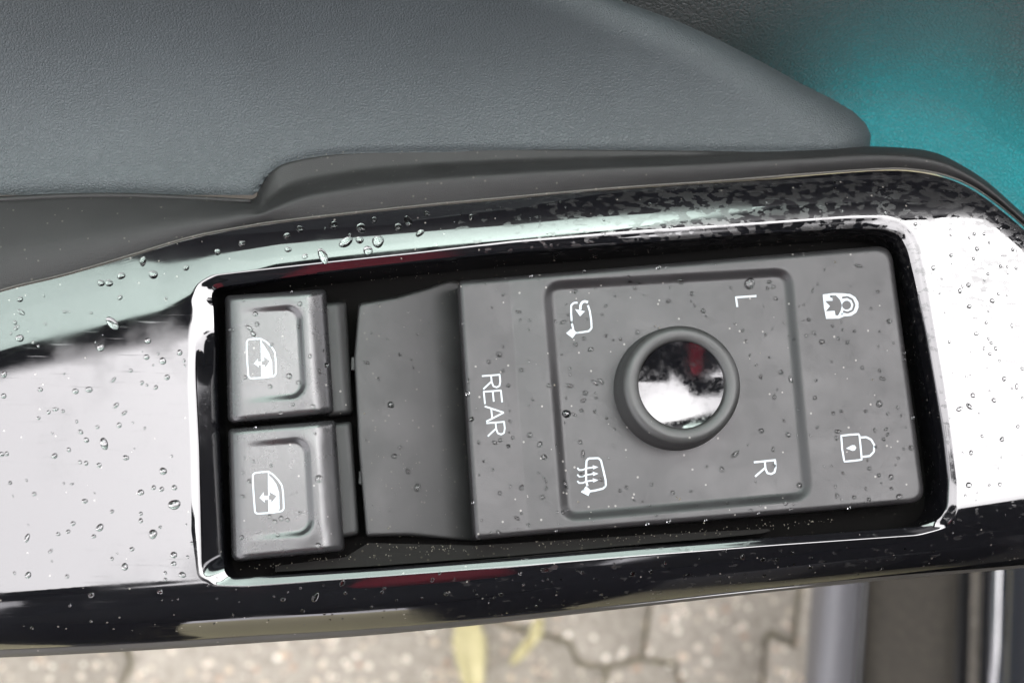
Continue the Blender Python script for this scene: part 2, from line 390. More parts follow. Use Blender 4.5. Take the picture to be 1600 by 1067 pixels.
def tube(name, pts, r, mat, parent=None, n=8, closed=False):
    p = np.array(pts, float); L = len(p); vs = []
    for i in range(L):
        a = p[max(i - 1, 0)]; b = p[min(i + 1, L - 1)]
        if closed: a, b = p[i - 1], p[(i + 1) % L]
        d = Vector(b - a).normalized(); u = d.cross(Vector((0, 0, 1))).normalized(); v = u.cross(d)
        rr = r[i] if hasattr(r, '__len__') else r
        for k in range(n):
            c = 2 * math.pi * k / n; vs.append(Vector(p[i]) + u * math.cos(c) * rr + v * math.sin(c) * rr)
    f = gridfaces(L, n, True)
    if closed: f += [((L - 1) * n + k, (L - 1) * n + (k + 1) % n, (k + 1) % n, k) for k in range(n)]
    else: f += [tuple(range(n)), tuple(range((L - 1) * n, L * n))]
    return mesh_obj(name, vs, f, mat, parent)
tube('trim_edge', PA(SOFT_IN[:, 0], SOFT_IN[:, 1] + 1.0, -2.7 * MM), .00022, EDGE, door)  # thin bead carrying the painted lip highlight and dust
# seam bead between pad and trim on the left
sb = catmull([(-260, 324), (-120, 317), (0, 312), (100, 307), (200, 306), (300, 310), (392, 315)], 10)
tube('seam_bead', PA(sb[:, 0], sb[:, 1], -5.6 * MM), np.linspace(.0007, .00045, len(sb)), TRIM, door)
# leather armrest pad
PE = interp([(-120, 640), (-60, 820), (0, 965), (30, 1050), (60, 1118), (100, 1196), (130, 1250), (155, 1300), (175, 1334), (195, 1354), (212, 1361), (240, 1358)])
PB = interp([(-260, 316), (0, 306), (100, 302), (200, 302), (300, 306), (388, 309), (398, 304), (406, 292), (416, 275), (430, 263), (458, 252), (500, 243), (560, 239), (760, 236), (1000, 237), (1365, 236)])
def pad_mesh():
    NX, NY = 260, 150; vs = []
    edge = np.array([(PE(y), y) for y in np.linspace(-120, 240, 80)])
    g_ = []
    for i in range(NX + 1):
        for j in range(NY + 1):
            v = j / NY; y0 = -110 + v * 415
            u = i / NX; u = 1 - (1 - u) ** 1.35
            xe = float(PE(min(y0, 238))); x = -260 + u * (xe + 260)
            y = min(y0, float(PB(x)) + 3)
            g_.append((x, y))
    q = np.array(g_); d = segdist(q, edge)
    s = 300 - q[:, 1]
    z = -6.3 + np.where(s > 0, s, 0) ** 2 * .00024 - .02 * s * smooth(600, 1300, q[:, 0])
    R = 62.0; t = np.clip(1 - d / R, 0, .995); z -= R * .115 * (1 - np.sqrt(1 - t ** 2.0)) * 1.3
    db = PB(q[:, 0]) - q[:, 1]
    z -= 1.3 * np.clip(1 - db / 26, 0, 1) ** 2 * (q[:, 0] < 405) + .7 * np.clip(1 - db / 14, 0, 1) ** 2 * (q[:, 0] >= 405)
    return PA(q[:, 0], q[:, 1], z * MM), gridfaces(NX + 1, NY + 1)
vs, fs = pad_mesh(); mesh_obj('armrest_pad', vs, fs, PAD, door)
# grained leather behind, curving up into the door
def wall_mesh():
    NX, NY = 160, 140; vs = []
    for i in range(NX + 1):
        for j in range(NY + 1):
            x = 700 + (1900 - 700) * i / NX; v = j / NY
            yb = float(np.interp(x, [700, 1330, 1410, 1462, 1506, 1545, 1590, 1650, 1712, 1900], [262, 262, 262, 272, 292, 318, 356, 410, 470, 640]))
            y = -160 + (yb + 160) * v
            s = max(0.0, yb - y)
            z = -34 + 38 * (1 - math.exp(-(s / 300) ** 1.5)) + .03 * max(0, s - 120)
            z += 1.5 * noise.noise(Vector((x / 160, y / 120, 0)))
            vs.append(P(x, y, z * MM))
    return vs, gridfaces(NX + 1, NY + 1)
vs, fs = wall_mesh(); mesh_obj('door_leather', vs, fs, WALL, door)
# upper door: trim slab, window frame and tinted window glass (what the lacquer mirrors)
DR = math.radians(12)
boxo('upper_trim', (-.75, .115, -.50), (.55, .160, .13), FRAME, door, .012, 3, DR)
boxo('door_shell', (-.75, .165, -.52), (.55, .20, .12), PAINT, door, .01, 2, DR)
boxo('window_glass', (-.70, .141, .128), (.10, .145, .585), GLASS, door, rot=DR)
boxo('quarter_panel', (.104, .133, .125), (.42, .153, .585), FRAME, door, .004, rot=DR)
boxo('window_frame', (-.74, .114, .586), (.50, .160, .612), FRAME, door, .006, rot=DR)
boxo('belt_seal', (-.70, .127, .1305), (.10, .140, .142), FRAME, door, .003, rot=DR)
# ambient light strip in the trough between trim and leather
lp = P(1545, 326, -22 * MM); lt = P(1560, 240, -27 * MM)
al = bpy.data.lights.new('ambient_lamp', 'AREA'); al.shape = 'RECTANGLE'; al.size = .060; al.size_y = .006; al.energy = .0052; al.color = (.0, .78, .86)
ao = bpy.data.objects.new('ambient_lamp', al); COL.objects.link(ao); ao.location = Vector(lp)
ao.rotation_euler = (Vector(lp) - Vector(lt)).to_track_quat('Z', 'Y').to_euler()
# shell below the panel's inner edge
bl = resample(BOT, 120, False)
vs = []
for k, (dy, z) in enumerate([(-6, -9.5), (2, -10.5), (8, -12), (9, -16), (6, -30), (-40, -45)]):
    vs += list(PA(bl[:, 0], bl[:, 1] + dy * interp([(0, 1), (900, .55), (1600, .3)])(bl[:, 0]), z * MM))
mesh_obj('armrest_shell', vs, gridfaces(6, 120), UNDER, door)

# =================================================================== glossy trim panel
panel = empty('trim_panel', P(900, 640, -.012), 'glossy black trim panel framing the switches, wet with water droplets', 'trim panel')
CEN = np.array([900., 640.])
def ray_hit(poly, ang):
    c = np.vstack([poly, poly[:1]]) - CEN; out = np.zeros((len(ang), 2))
    for i, a in enumerate(ang):
        d = np.array([math.cos(a), math.sin(a)]); best = 0
        cr = c[:, 0] * d[1] - c[:, 1] * d[0]
        for k in np.nonzero(np.sign(cr[:-1]) != np.sign(cr[1:]))[0]:
            t = cr[k] / (cr[k] - cr[k + 1]); p = c[k] + t * (c[k + 1] - c[k]); r = p @ d
            if r > best: best = r
        out[i] = CEN + d * best
    return out
creR = resample(np.array(CREASE), 760)
ang = np.arctan2(creR[:, 1] - CEN[1], creR[:, 0] - CEN[0])
outR = ray_hit(OUTER, ang); rimR = ray_hit(np.array(RIM), ang)
def smoothring(r, n):
    for _ in range(n): r = .25 * np.roll(r, 1, 0) + .5 * r + .25 * np.roll(r, -1, 0)
    return r
creR = smoothring(creR, 4); rimR = smoothring(rimR, 4)
rings = []; K = 64
for k in range(K + 1):
    t = k / K; t = 1 - (1 - t) ** 1.5
    q = creR * (1 - t) + outR * t
    q = outR + (creR - outR) * (1 - t)
    rings.append(PA(q[:, 0], q[:, 1], zpanel(q[:, 0], q[:, 1])))
rings = rings[::-1]                                   # outer -> crease
zc = zpanel(creR[:, 0], creR[:, 1]); NL = 8
for k in range(1, NL + 1):
    t = k / NL; q = creR * (1 - t) + rimR * t
    lf = 1 - smooth(330, 380, creR[:, 0]); lf = lf * smooth(500, 600, creR[:, 1]) * (1 - smooth(880, 905, creR[:, 1]))
    rings.append(PA(q[:, 0], q[:, 1], zc - ((.10 + .45 * (t ** 1.7)) * min(1, t * 3) + lf * 2.7 * t) * MM))
base = rings[-1].copy(); c2d = base.mean(0)
for k, (ins, dz) in enumerate([(.00012, .0007), (.0002, .0016), (.0004, .004), (.0006, .007), (.0008, .0115)]):
    r = base.copy(); dirs = c2d - r; dirs[:, 2] = 0; dirs /= np.linalg.norm(dirs, axis=1)[:, None]
    r += dirs * ins; r[:, 2] -= dz; rings.append(r)
sk = rings[0].copy(); sk[:, 2] -= .012; rings.insert(0, sk)
vs = np.vstack(rings); mesh_obj('bezel', vs, gridfaces(len(rings), 760, True), PIANO, panel, sharp=60)
wl = [(320, 440), (1440, 345), (1500, 835), (330, 920)]
fl = [P(x, y, -.0112) for x, y in wl]; mesh_obj('well_floor', fl, [(0, 1, 2, 3)], WELL, panel)

GR = [(430, 884), (540, 870), (575, 848), (740, 852), (1000, 836), (1200, 826), (1204, 829), (1190, 833), (1100, 842), (1000, 850), (880, 861), (800, 868), (600, 883), (430, 893)]
GRIME = plastic('grime_ledge', (.0045, .004, .0034), .85, .70, dustcol=(.028, .025, .019), smudge=.02, ior=1.3)
go = mesh_obj('grime_ledge', [P(x, y, -.0068 + (0.0 if k < 8 else .0006)) for k, (x, y) in enumerate(GR)] + [P(x, y, -.011) for x, y in GR], [tuple(range(len(GR)))] + [(k, (k + 1) % len(GR), len(GR) + (k + 1) % len(GR), len(GR) + k) for k in range(len(GR))], GRIME, panel, smooth_=False)
# ------------------------------------------------------------------ shaped caps
def cap(name, outline, zfun, depth, mat, parent, N=320, Mr=70, fillet=6, fh=.6, center=None):
    o = resample(outline, N); c = np.array(center if center is not None else o.mean(0)); vs = []
    for k in range(Mr):
        s = 1 - (k / Mr) ** 1.25
        q = c + (o - c) * s
        d = segdist(q, o[::2], True) if s > .55 else np.full(N, 1e3)
        if k == 0: d = np.zeros(N)
        t = np.clip(1 - d / fillet, 0, 1)
        vs.append(PA(q[:, 0], q[:, 1], zfun(q[:, 0], q[:, 1]) - fh * MM * (1 - np.sqrt(np.clip(1 - t * t, 0, 1)))))
    top = vs[0].copy(); lo = top.copy(); lo[:, 2] -= depth
    allv = np.vstack([lo] + vs + [PA([c[0]], [c[1]], zfun(np.array([c[0]]), np.array([c[1]])))])
    f = gridfaces(Mr + 1, N, True); last = len(allv) - 1; b = Mr * N
    f += [(b + j, b + (j + 1) % N, last) for j in range(N)]
    return mesh_obj(name, allv, f, mat, parent, sharp=70)
def ribbon_mesh(name, strokes, fills, zfun, mat, parent, lift=.00006):
    """strokes: (points, width px, closed); fills: polygons; laid on the surface zfun"""
    vs = []; fs = []; lay = 0
    for pts, wd, closed in strokes:
        p = np.array(pts, float)
        if len(p) > 2: p = resample(p, max(8, int(len(p) * 5)), closed) if closed else resample(p, max(8, len(p) * 5), False)
        L = len(p); off = len(vs); z0 = lift + lay * .000004; lay += 1
        for i in range(L):
            if closed: a, b = p[i - 1], p[(i + 1) % L]
            else: a, b = p[max(i - 1, 0)], p[min(i + 1, L - 1)]
            d = (b - a) / max(np.linalg.norm(b - a), 1e-9); nrm = np.array([-d[1], d[0]]) * wd * .9 / 2
            for q in (p[i] - nrm, p[i] + nrm):
                vs.append(P(q[0], q[1], float(zfun(np.array([q[0]]), np.array([q[1]]))[0]) + z0))
        for i in range(L if closed else L - 1):
            k = (i + 1) % L; fs.append((off + 2 * i, off + 2 * i + 1, off + 2 * k + 1, off + 2 * k))
    for poly in fills:
        off = len(vs); z0 = lift + lay * .000004; lay += 1
        for q in poly: vs.append(P(q[0], q[1], float(zfun(np.array([q[0]]), np.array([q[1]]))[0]) + z0))
        fs.append(tuple(range(off, off + len(poly))))
    me = bpy.data.meshes.new(name); me.from_pydata([tuple(v) for v in vs], [], fs); me.materials.append(mat)
    bm = bmesh.new(); bm.from_mesh(me); bmesh.ops.triangulate(bm, faces=[f for f in bm.faces if len(f.verts) > 4])
    for f in bm.faces:
        f.normal_update()
        if f.normal.z < 0: f.normal_flip()
    bm.to_mesh(me); bm.free()
    o = bpy.data.objects.new(name, me); COL.objects.link(o); attach(o, parent); return o
def cr(ox, oy, s): return lambda pts: [(ox + x / s, oy + y / s) for x, y in pts]
def circ(c, r, n=20): return [(c[0] + r * math.cos(2 * math.pi * k / n), c[1] + r * math.sin(2 * math.pi * k / n)) for k in range(n)]

# =================================================================== window switches
def quad_uv(Q):
    Q = np.array(Q, float)
    H = []
    for (x, y), (u, v) in zip(Q, [(0, 0), (1, 0), (1, 1), (0, 1)]):
        H.append([x, y, 1, 0, 0, 0, -u * x, -u * y, u]); H.append([0, 0, 0, x, y, 1, -v * x, -v * y, v])
    H = np.array(H); h = np.linalg.solve(H[:, :8], H[:, 8]); h = np.r_[h, 1].reshape(3, 3)
    def f(px, py):
        r = h @ np.stack([px, py, np.ones_like(px)]); return r[0] / r[2], r[1] / r[2]
    return f
BZ = {}
def window_switch(Q, SK, label, icon, group):
    root = empty('window_switch', P(np.mean([q[0] for q in Q]), np.mean([q[1] for q in Q]), -.011), label, 'switch', group)
    uv = quad_uv(Q)
    def zf(px, py):
        u, v = uv(np.asarray(px, float), np.asarray(py, float))
        z = -1.6 - 1.5 * (1 - np.sqrt(np.clip(1 - np.clip(1 - u / .16, 0, 1) ** 2, 0, 1))) - 2.2 * smooth(.80, 1.10, u)   # rolls off to both ends
        W_, H_ = 158.0, 194.0
        ax = (u - .755) * W_; ay = np.abs(v - .49) * H_ - .385 * H_; rc = 26.0                  # rounded scoop, open to the left
        sd = np.minimum(np.maximum(ax + rc, ay + rc), 0) + np.hypot(np.clip(ax + rc, 0, None), np.clip(ay + rc, 0, None)) - rc
        z = z - .62 * smooth(0, 11, -sd) * np.clip((u - .12) / .60, 0, 1) ** 1.2 + .10 * smooth(-8, 4, sd) * (1 - smooth(4, 22, sd)) * smooth(.5, .75, u)
        return z * MM
    cap('button', roundpoly(Q, [9, 7, 9, 12]), zf, .006, BUTTON, root, N=300, Mr=80, fillet=11, fh=1.0)
    def zs(px, py):
        u, v = uv(np.asarray(px, float), np.asarray(py, float)); return (-5.2 - 1.2 * smooth(1.08, 1.25, u)) * MM
    cap('skirt', roundpoly(SK, [3, 5, 5, 3], 4), zs, .004, SKIRT, root, N=120, Mr=14, fillet=4, fh=.4)
    strokes, fills, arrow = icon
    ic = ribbon_mesh('window_icon', strokes, fills, zf, PRINT, root)
    ribbon_mesh('arrow_cutout', [], [arrow], zf, BUTTON, root, lift=.00009)
    BZ[label] = zf
    return zf
t1 = cr(300, 400, 3.557); t2 = cr(300, 620, 3.557)
ic1 = ([(t1([(314, 465), (345, 461), (382, 460), (412, 476), (440, 502), (460, 534), (466, 590), (466, 655), (455, 668), (400, 676), (325, 680), (313, 668), (308, 600), (304, 520), (304, 475)]), 3.0, True),
        (t1([(384, 462), (388, 676)]), 2.2, False)],
       [t1([(386, 476), (404, 500), (428, 540), (445, 585), (448, 662), (440, 668), (389, 674)]),
        t1([(343, 597), (366, 570), (367, 586), (388, 586), (388, 606), (370, 606), (371, 619)])],
       t1([(388, 584), (402, 582), (400, 560), (432, 583), (406, 620), (404, 603), (388, 605)]))
ic2 = ([(t2([(350, 422), (385, 417), (425, 415), (452, 432), (480, 462), (500, 492), (507, 540), (510, 622), (498, 634), (440, 643), (362, 648), (350, 640), (344, 560), (339, 480), (338, 432)]), 3.0, True),
        (t2([(425, 417), (428, 642)]), 2.2, False)],
       [t2([(428, 436), (446, 452), (470, 486), (484, 530), (487, 622), (480, 630), (431, 640)]),
        t2([(375, 560), (398, 528), (400, 549), (427, 548), (428, 570), (403, 572), (405, 587)])],
       t2([(428, 546), (434, 545), (430, 528), (470, 550), (441, 587), (440, 570), (428, 570)]))
Q1 = [(351, 462), (509, 452), (522, 645), (356, 661)]; S1 = [(500, 474), (541, 471), (551, 645), (512, 650)]
Q2 = [(356, 670), (524, 656), (538, 860), (362, 877)]; S2 = [(516, 662), (549, 658), (561, 834), (528, 841)]
zb1 = window_switch(Q1, S1, 'upper black window button with white window symbol, next to the opening corner', ic1, 'window buttons')
zb2 = window_switch(Q2, S2, 'lower black window button with white window symbol, below the other window button', ic2, 'window buttons')

# =================================================================== mirror control plate
plate = empty('control_plate', P(1060, 620, -.011), 'dark grey control plate lettered REAR with lock and mirror symbols', 'control panel')
MOD = [(716, 439), (1392, 383), (1446, 784), (742, 843)]
fac = quad_uv(MOD)
REC = [(851, 443), (1234, 421), (1266, 778), (880, 812)]
recu = quad_uv(REC)
RECO = roundpoly(REC, 26, 10)
def inside(q, poly):
    x, y = q[..., 0], q[..., 1]; r = np.zeros(x.shape, bool); n = len(poly)
    for i in range(n):
        a, b = poly[i], poly[(i + 1) % n]
        c = ((a[1] > y) != (b[1] > y)) & (x < (b[0] - a[0]) * (y - a[1]) / (b[1] - a[1] + 1e-12) + a[0]); r ^= c
    return r
def zplate(px, py):
    px = np.asarray(px, float); py = np.asarray(py, float)
    u, v = fac(px, py)
    z = -2.6 + 13.0 * np.clip(.118 - u, 0, None)
    q = np.stack([px, py], -1); d = segdist(q, RECO, True); sgn = np.where(inside(q, RECO), d, -d)
    z = z - .85 * smooth(-6, 13, sgn)
    return z * MM
cap('plate', roundpoly(MOD, [7, 26, 26, 7]), zplate, .007, PLATE, plate, N=560, Mr=170, fillet=9, fh=.9, center=(1081, 612))
# finger recess between window buttons and plate, part of the same moulding
FR = [(560, 474), (618, 464), (668, 450), (702, 438), (722, 440), (738, 600), (748, 846), (700, 842), (640, 836), (572, 838), (560, 700), (553, 560)]
def zrec(px, py):
    px = np.asarray(px, float); py = np.asarray(py, float)
    t = np.clip((px - (550 + (py - 470) * .03)) / 180, 0, 1.05)
    return (-4.2 - 5.6 * t ** 1.5) * MM
cap('finger_recess', roundpoly(FR, 6, 4), zrec, .004, RECESS, plate, N=300, Mr=50, fillet=5, fh=.5)
for (x, y) in ((552, 568), (564, 746)):
    c = P(x, y, -.0075); boxo('clip', (c[0] - .0004, c[1] - .0012, c[2] - .002), (c[0] + .0004, c[1] + .0012, c[2]), UNDER, plate, .0001, 1)
# prints
a = cr(840, 420, 3.557); b = cr(840, 620, 3.636); cl = cr(1220, 340, 3.558); lk = cr(1220, 580, 3.558)
ribbon_mesh('mirror_fold_icon', [(a([(222, 188), (200, 190), (187, 203), (186, 240), (190, 300), (200, 345), (212, 356), (250, 352), (285, 346), (300, 330), (298, 285), (290, 235), (280, 203)]), 3.2, False),
            (a([(280, 186), (262, 181), (247, 187), (239, 202), (237, 228)]), 4.2, False)], [a([(208, 224), (263, 236), (236, 264)]), a([(159, 358), (186, 333), (214, 358), (194, 385)])], zplate, PRINT, plate)
st = [(b([(284, 505), (276, 480), (275, 420), (278, 362), (290, 349), (345, 347), (360, 360), (372, 410), (386, 470), (388, 502), (372, 520), (330, 530), (296, 536)]), 3.4, False)]
fl_ = [b([(246, 540), (276, 506), (301, 530), (289, 562)])]
for k in range(3):
    dy = 37 * k
    st.append((b([(226, 403 + dy), (236, 415 + dy), (256, 414 + dy), (278, 405 + dy), (318, 399 + dy)]), 2.6, False))
    fl_.append(b([(313, 387 + dy), (345, 398 + dy), (316, 411 + dy)]))
ribbon_mesh('mirror_heat_icon', st, fl_, zplate, PRINT, plate)
ribbon_mesh('letter_left', [(a([(1216, 151), (1101, 159)]), 3.4, False), (a([(1102, 155), (1110, 212)]), 3.4, False)], [], zplate, PRINT, plate)
def letter(kind, o, up, rt):
    """stroke letter; o = baseline left corner, up = letter up vector, rt = letter right vector (px)"""
    S = {'R': [[(0, 0), (0, 1)], [(0, .97), (.32, .97), (.52, .90), (.58, .74), (.52, .57), (.32, .50), (0, .50)], [(.28, .50), (.62, 0)]],
         'E': [[(0, 0), (0, 1)], [(0, .97), (.56, .97)], [(0, .52), (.50, .52)], [(0, .03), (.58, .03)]],
         'A': [[(-.04, 0), (.32, 1)], [(.32, 1), (.68, 0)], [(.08, .34), (.56, .34)]]}[kind]
    return [[(o[0] + up[0] * y + rt[0] * x, o[1] + up[1] * y + rt[1] * x) for x, y in s] for s in S]
ribbon_mesh('letter_right', [(s, 3.4, False) for s in letter('R', (1178, 722), (34, -3.5), (3, 36))], [], zplate, PRINT, plate)
st = []
for kd, (ox, oy) in zip('REAR', [(753, 587.5), (755, 612), (757.5, 636), (760, 661)]):
    st += [(s, 2.9, False) for s in letter(kd, (ox, oy), (28.5, -2.2), (3.4, 33))]
ribbon_mesh('rear_lettering', st, [], zplate, PRINT, plate)
ribbon_mesh('lock_icon', [(lk([(336, 358), (385, 352), (436, 349), (444, 420), (450, 491), (400, 497), (353, 501), (341, 430)]), 3.2, True),
            (lk([(443, 368), (475, 365), (503, 380), (521, 412), (517, 448), (495, 470), (454, 475)]), 3.4, False)],
            [lk([(362, 428), (385, 416), (396, 410), (410, 410), (420, 424), (412, 438), (398, 442), (385, 436)])], zplate, PRINT, plate)
ribbon_mesh('child_lock_icon', [], [cl([(233, 428), (290, 420), (345, 421), (385, 425), (415, 443), (431, 470), (432, 500), (420, 527), (392, 545), (350, 550), (322, 561), (252, 563), (240, 500)])], zplate, PRINT, plate)
ribbon_mesh('child_figure', [(cl([(340, 446), (370, 441), (397, 455), (410, 485), (400, 516), (372, 528), (346, 522)]), 3.6, False)],
            [cl([(246, 464), (288, 462), (290, 434), (306, 432), (330, 458), (340, 488), (332, 520), (318, 545), (304, 542), (300, 518), (250, 521), (274, 492)]), cl(circ((366, 487), 25))], zplate, PLATE, plate, lift=.00010)

# =================================================================== mirror knob
KC = (1054, 608); kz = float(zplate(np.array([960.]), np.array([520.]))[0]); kb = P(KC[0], KC[1], kz)
knob = empty('mirror_knob', kb, 'round mirror adjusting knob with glossy black dished cap and grey ring', 'knob')
def lathe(name, prof, mat, parent, n=128):
    vs = []
    for r, z in prof:
        for k in range(n):
            c = 2 * math.pi * k / n; vs.append((kb[0] + r * MM * math.cos(c), kb[1] + r * MM * math.sin(c), kb[2] + z * MM))
    f = gridfaces(len(prof), n, True)
    return mesh_obj(name, vs, f, mat, parent, sharp=60)
pr = [(11.3, -.4), (11.2, .0), (11.1, .3), (10.95, 3.5), (10.6, 6.8)]
pr += [(10.6 - 1.3 * (1 - math.cos(q)), 6.8 + 1.3 * math.sin(q)) for q in np.linspace(.15, math.pi / 2, 9)]
pr += [(8.7, 8.02), (8.2, 7.88), (7.9, 7.68), (7.76, 7.3), (7.75, 6.8)]
lathe('ring', pr, KNOBP, knob)
capp = [(7.74, 6.8)] + [(r, 7.16 - .95 * (1 - (r / 7.5) ** 2)) for r in np.linspace(7.7, .02, 28)]
co_ = lathe('dished_cap', capp, CAPG, knob)
for v in co_.data.vertices:                                     # the dish is set a little askew
    dx, dy = (v.co.x - kb[0]) / MM, (v.co.y - kb[1]) / MM
    v.co.z += (.125 * dy + .02 * dx - .55) * MM

# =================================================================== person behind the camera (only ever seen mirrored in the lacquer)
def skin_body(name, nodes, edges, mat, parent, sub=2):
    me = bpy.data.meshes.new(name); me.from_pydata([n[0] for n in nodes], edges, []); me.materials.append(mat)
    o = bpy.data.objects.new(name, me); COL.objects.link(o)
    sm = o.modifiers.new('skin', 'SKIN'); sm.use_smooth_shade = True
    for i, n in enumerate(nodes):
        sv = me.skin_vertices[0].data[i]; sv.radius = n[1]; sv.use_root = (i == 0)
    ss = o.modifiers.new('sub', 'SUBSURF'); ss.levels = sub; ss.render_levels = sub
    attach(o, parent); return o
PX, PY = -.03, -.46
pe = empty('person', (PX, PY, ZG), 'person in dark coat over red sweater mirrored in the lacquer edge', 'person')
body = [((PX, PY, .30), (.15, .11)), ((PX, PY + .05, .46), (.15, .11)), ((PX, PY + .14, .62), (.19, .12)), ((PX + .01, PY + .22, .72), (.10, .08)), ((PX + .02, PY + .28, .75), (.055, .055)), ((PX + .03, PY + .36, .78), (.085, .09)), ((PX + .03, PY + .42, .83), (.07, .08))]
for s in (-1, 1):
    body += [((PX + s * .10, PY, .18), (.085, .085)), ((PX + s * .11, PY + .01, -.12), (.058, .06)), ((PX + s * .11, PY - .01, -.52), (.042, .045)), ((PX + s * .12, PY + .12, -.57), (.04, .03)),
             ((PX + s * .20, PY + .15, .68), (.06, .06)), ((PX + s * .24, PY + .14, .44), (.045, .045)), ((PX + s * .12, PY + .34, .37), (.034, .034)), ((PX + s * .07, PY + .40, .36), (.03, .02))]
ed = [(0, 1), (1, 2), (2, 3), (3, 4), (4, 5), (5, 6), (0, 7), (7, 8), (8, 9), (9, 10), (2, 11), (11, 12), (12, 13), (13, 14), (0, 15), (15, 16), (16, 17), (17, 18), (2, 19), (19, 20), (20, 21), (21, 22)]
skin_body('body', body, ed, TROUSER, pe)
jk = [(body[0][0], (.17, .13)), (body[1][0], (.168, .13)), (body[2][0], (.205, .138)), (body[3][0], (.115, .095))]
jn = jk + [((body[k][0]), r) for k, r in ((11, (.075, .075)), (12, (.058, .058)), (13, (.045, .045)), (19, (.075, .075)), (20, (.058, .058)), (21, (.045, .045)))]
skin_body('coat', [((PX, PY - .02, -.05), (.18, .12))] + [(n[0], n[1]) for n in jn], [(0, 1), (1, 2), (2, 3), (3, 4), (3, 5), (5, 6), (6, 7), (3, 8), (8, 9), (9, 10)], COAT, pe)
skin_body('sweater', [((PX + .05, PY + .10, .28), (.05, .06)), ((PX + .05, PY + .15, .46), (.05, .06)), ((PX + .045, PY + .23, .58), (.045, .06)), ((PX + .03, PY + .27, .66), (.04, .05))], [(0, 1), (1, 2), (2, 3)], REDC, pe)

def handheld():
    bm = bmesh.new(); bmesh.ops.create_cube(bm, size=1)
    for v in bm.verts: v.co = Vector((v.co.x * .115, v.co.y * .066, v.co.z * .034))
    bmesh.ops.bevel(bm, geom=list(bm.edges), offset=.008, segments=3, affect='EDGES')
    me = bpy.data.meshes.new('camera_body'); bm.to_mesh(me); bm.free(); me.materials.append(CABIN)
    o = bpy.data.objects.new('handheld_camera', me); COL.objects.link(o)
    o.matrix_world = m4 @ Matrix.Translation((0, 0, .045)); tag(o, 'dark compact camera held over the knob, mirrored in its cap', 'camera')
handheld()
# =================================================================== water droplets
def drop_mesh(seed, n=14, rings=5):
    rnd = random.Random(seed); vs = []; ph = rnd.uniform(0, 6.28); am = rnd.uniform(.02, .10)
    for i in range(rings):
        e = (i / rings) * math.pi / 2; r = math.cos(e); z = math.sin(e)
        for k in range(n):
            c = 2 * math.pi * k / n; q = 1 + am * math.sin(2 * c + ph) + am * .5 * math.sin(3 * c + ph * 2)
            vs.append((r * q * math.cos(c), r * q * math.sin(c), z * .62))
    vs = [(x, y, -.12) for x, y, z in vs[:n]] + vs + [(0, 0, .62)]
    f = gridfaces(rings + 1, n, True); L = len(vs) - 1; b = rings * n
    f += [(b + k, b + (k + 1) % n, L) for k in range(n)] + [tuple(range(n))[::-1]]
    me = bpy.data.meshes.new('droplet'); me.from_pydata(vs, [], f); me.materials.append(WATER)
    me.polygons.foreach_set('use_smooth', [True] * len(me.polygons)); return me
DM = [drop_mesh(s) for s in range(6)]
MODO = roundpoly(MOD, [7, 26, 26, 7]); Q1o, Q2o, FRo = (roundpoly(q, 8) for q in (Q1, Q2, FR))
CRE = np.array(CREASE)
def zone(px, py):
    q = np.array([[px, py]])
    # knob
    if (px - 1069) ** 2 + (py - 604) ** 2 < 110 ** 2: return None
    if inside(q, Q1o)[0]: return ('b1', zb1)
    if inside(q, Q2o)[0]: return ('b2', zb2)
    if inside(q, MODO)[0]: return ('plate', zplate)
    if inside(q, FRo)[0]: return ('rec', zrec)
    if inside(q, CRE)[0]: return None
    if inside(q, OUTER)[0] and segdist(q, OUTER, True)[0] > 6:
        if px < 310: return ('left', zpanel)
        if py > 830: return ('low', zpanel)
        if px > 1440: return ('right', zpanel)
        return ('top', zpanel)
    return None
ZL = {'b1': 'water droplet beaded on the upper window button', 'b2': 'water droplet beaded on the lower window button',
      'plate': 'water droplet beaded on the grey mirror control plate', 'rec': 'water droplet in the dusty finger recess beside the window buttons',
      'left': 'water droplet beaded on the bright glossy panel left of the window buttons', 'low': 'water droplet on the dark rolled lower edge of the glossy panel',
      'right': 'water droplet beaded on the white reflecting panel right of the control plate', 'top': 'water droplet on the glossy panel strip above the switches'}
D = []
def add(tr, lst, k=.5):
    for x, y, s in lst:
        (px, py), = tr([(x, y)]); D.append((px, py, s))
def sc(tr, s, lst):
    for x, y, r in lst:
        (px, py), = tr([(x, y)]); D.append((px, py, r / s))
sc(cr(0, 480, 3.812), 3.812, [(670, 97, 24), (880, 200, 18), (600, 240, 22), (118, 185, 22), (90, 92, 12), (98, 123, 11), (125, 30, 13), (270, 100, 9), (385, 27, 10), (198, 210, 10), (25, 400, 16), (22, 528, 14),
   (240, 490, 14), (450, 500, 16), (530, 490, 17), (290, 625, 11), (330, 607, 10), (375, 618, 10), (230, 660, 11), (457, 680, 9), (480, 742, 13), (515, 790, 14), (580, 713, 11), (620, 812, 20), (710, 702, 15), (690, 585, 11),
   (740, 630, 10), (995, 417, 15), (928, 477, 13), (845, 450, 11), (875, 463, 8), (970, 320, 20), (873, 297, 15), (778, 377, 11), (1070, 270, 17), (410, 848, 12), (325, 885, 16), (477, 922, 11),
   (513, 928, 13), (590, 940, 13), (750, 895, 15), (862, 720, 8), (972, 975, 22), (10, 875, 13), (40, 872, 12), (62, 1045, 9), (158, 1030, 7), (380, 1048, 7)])
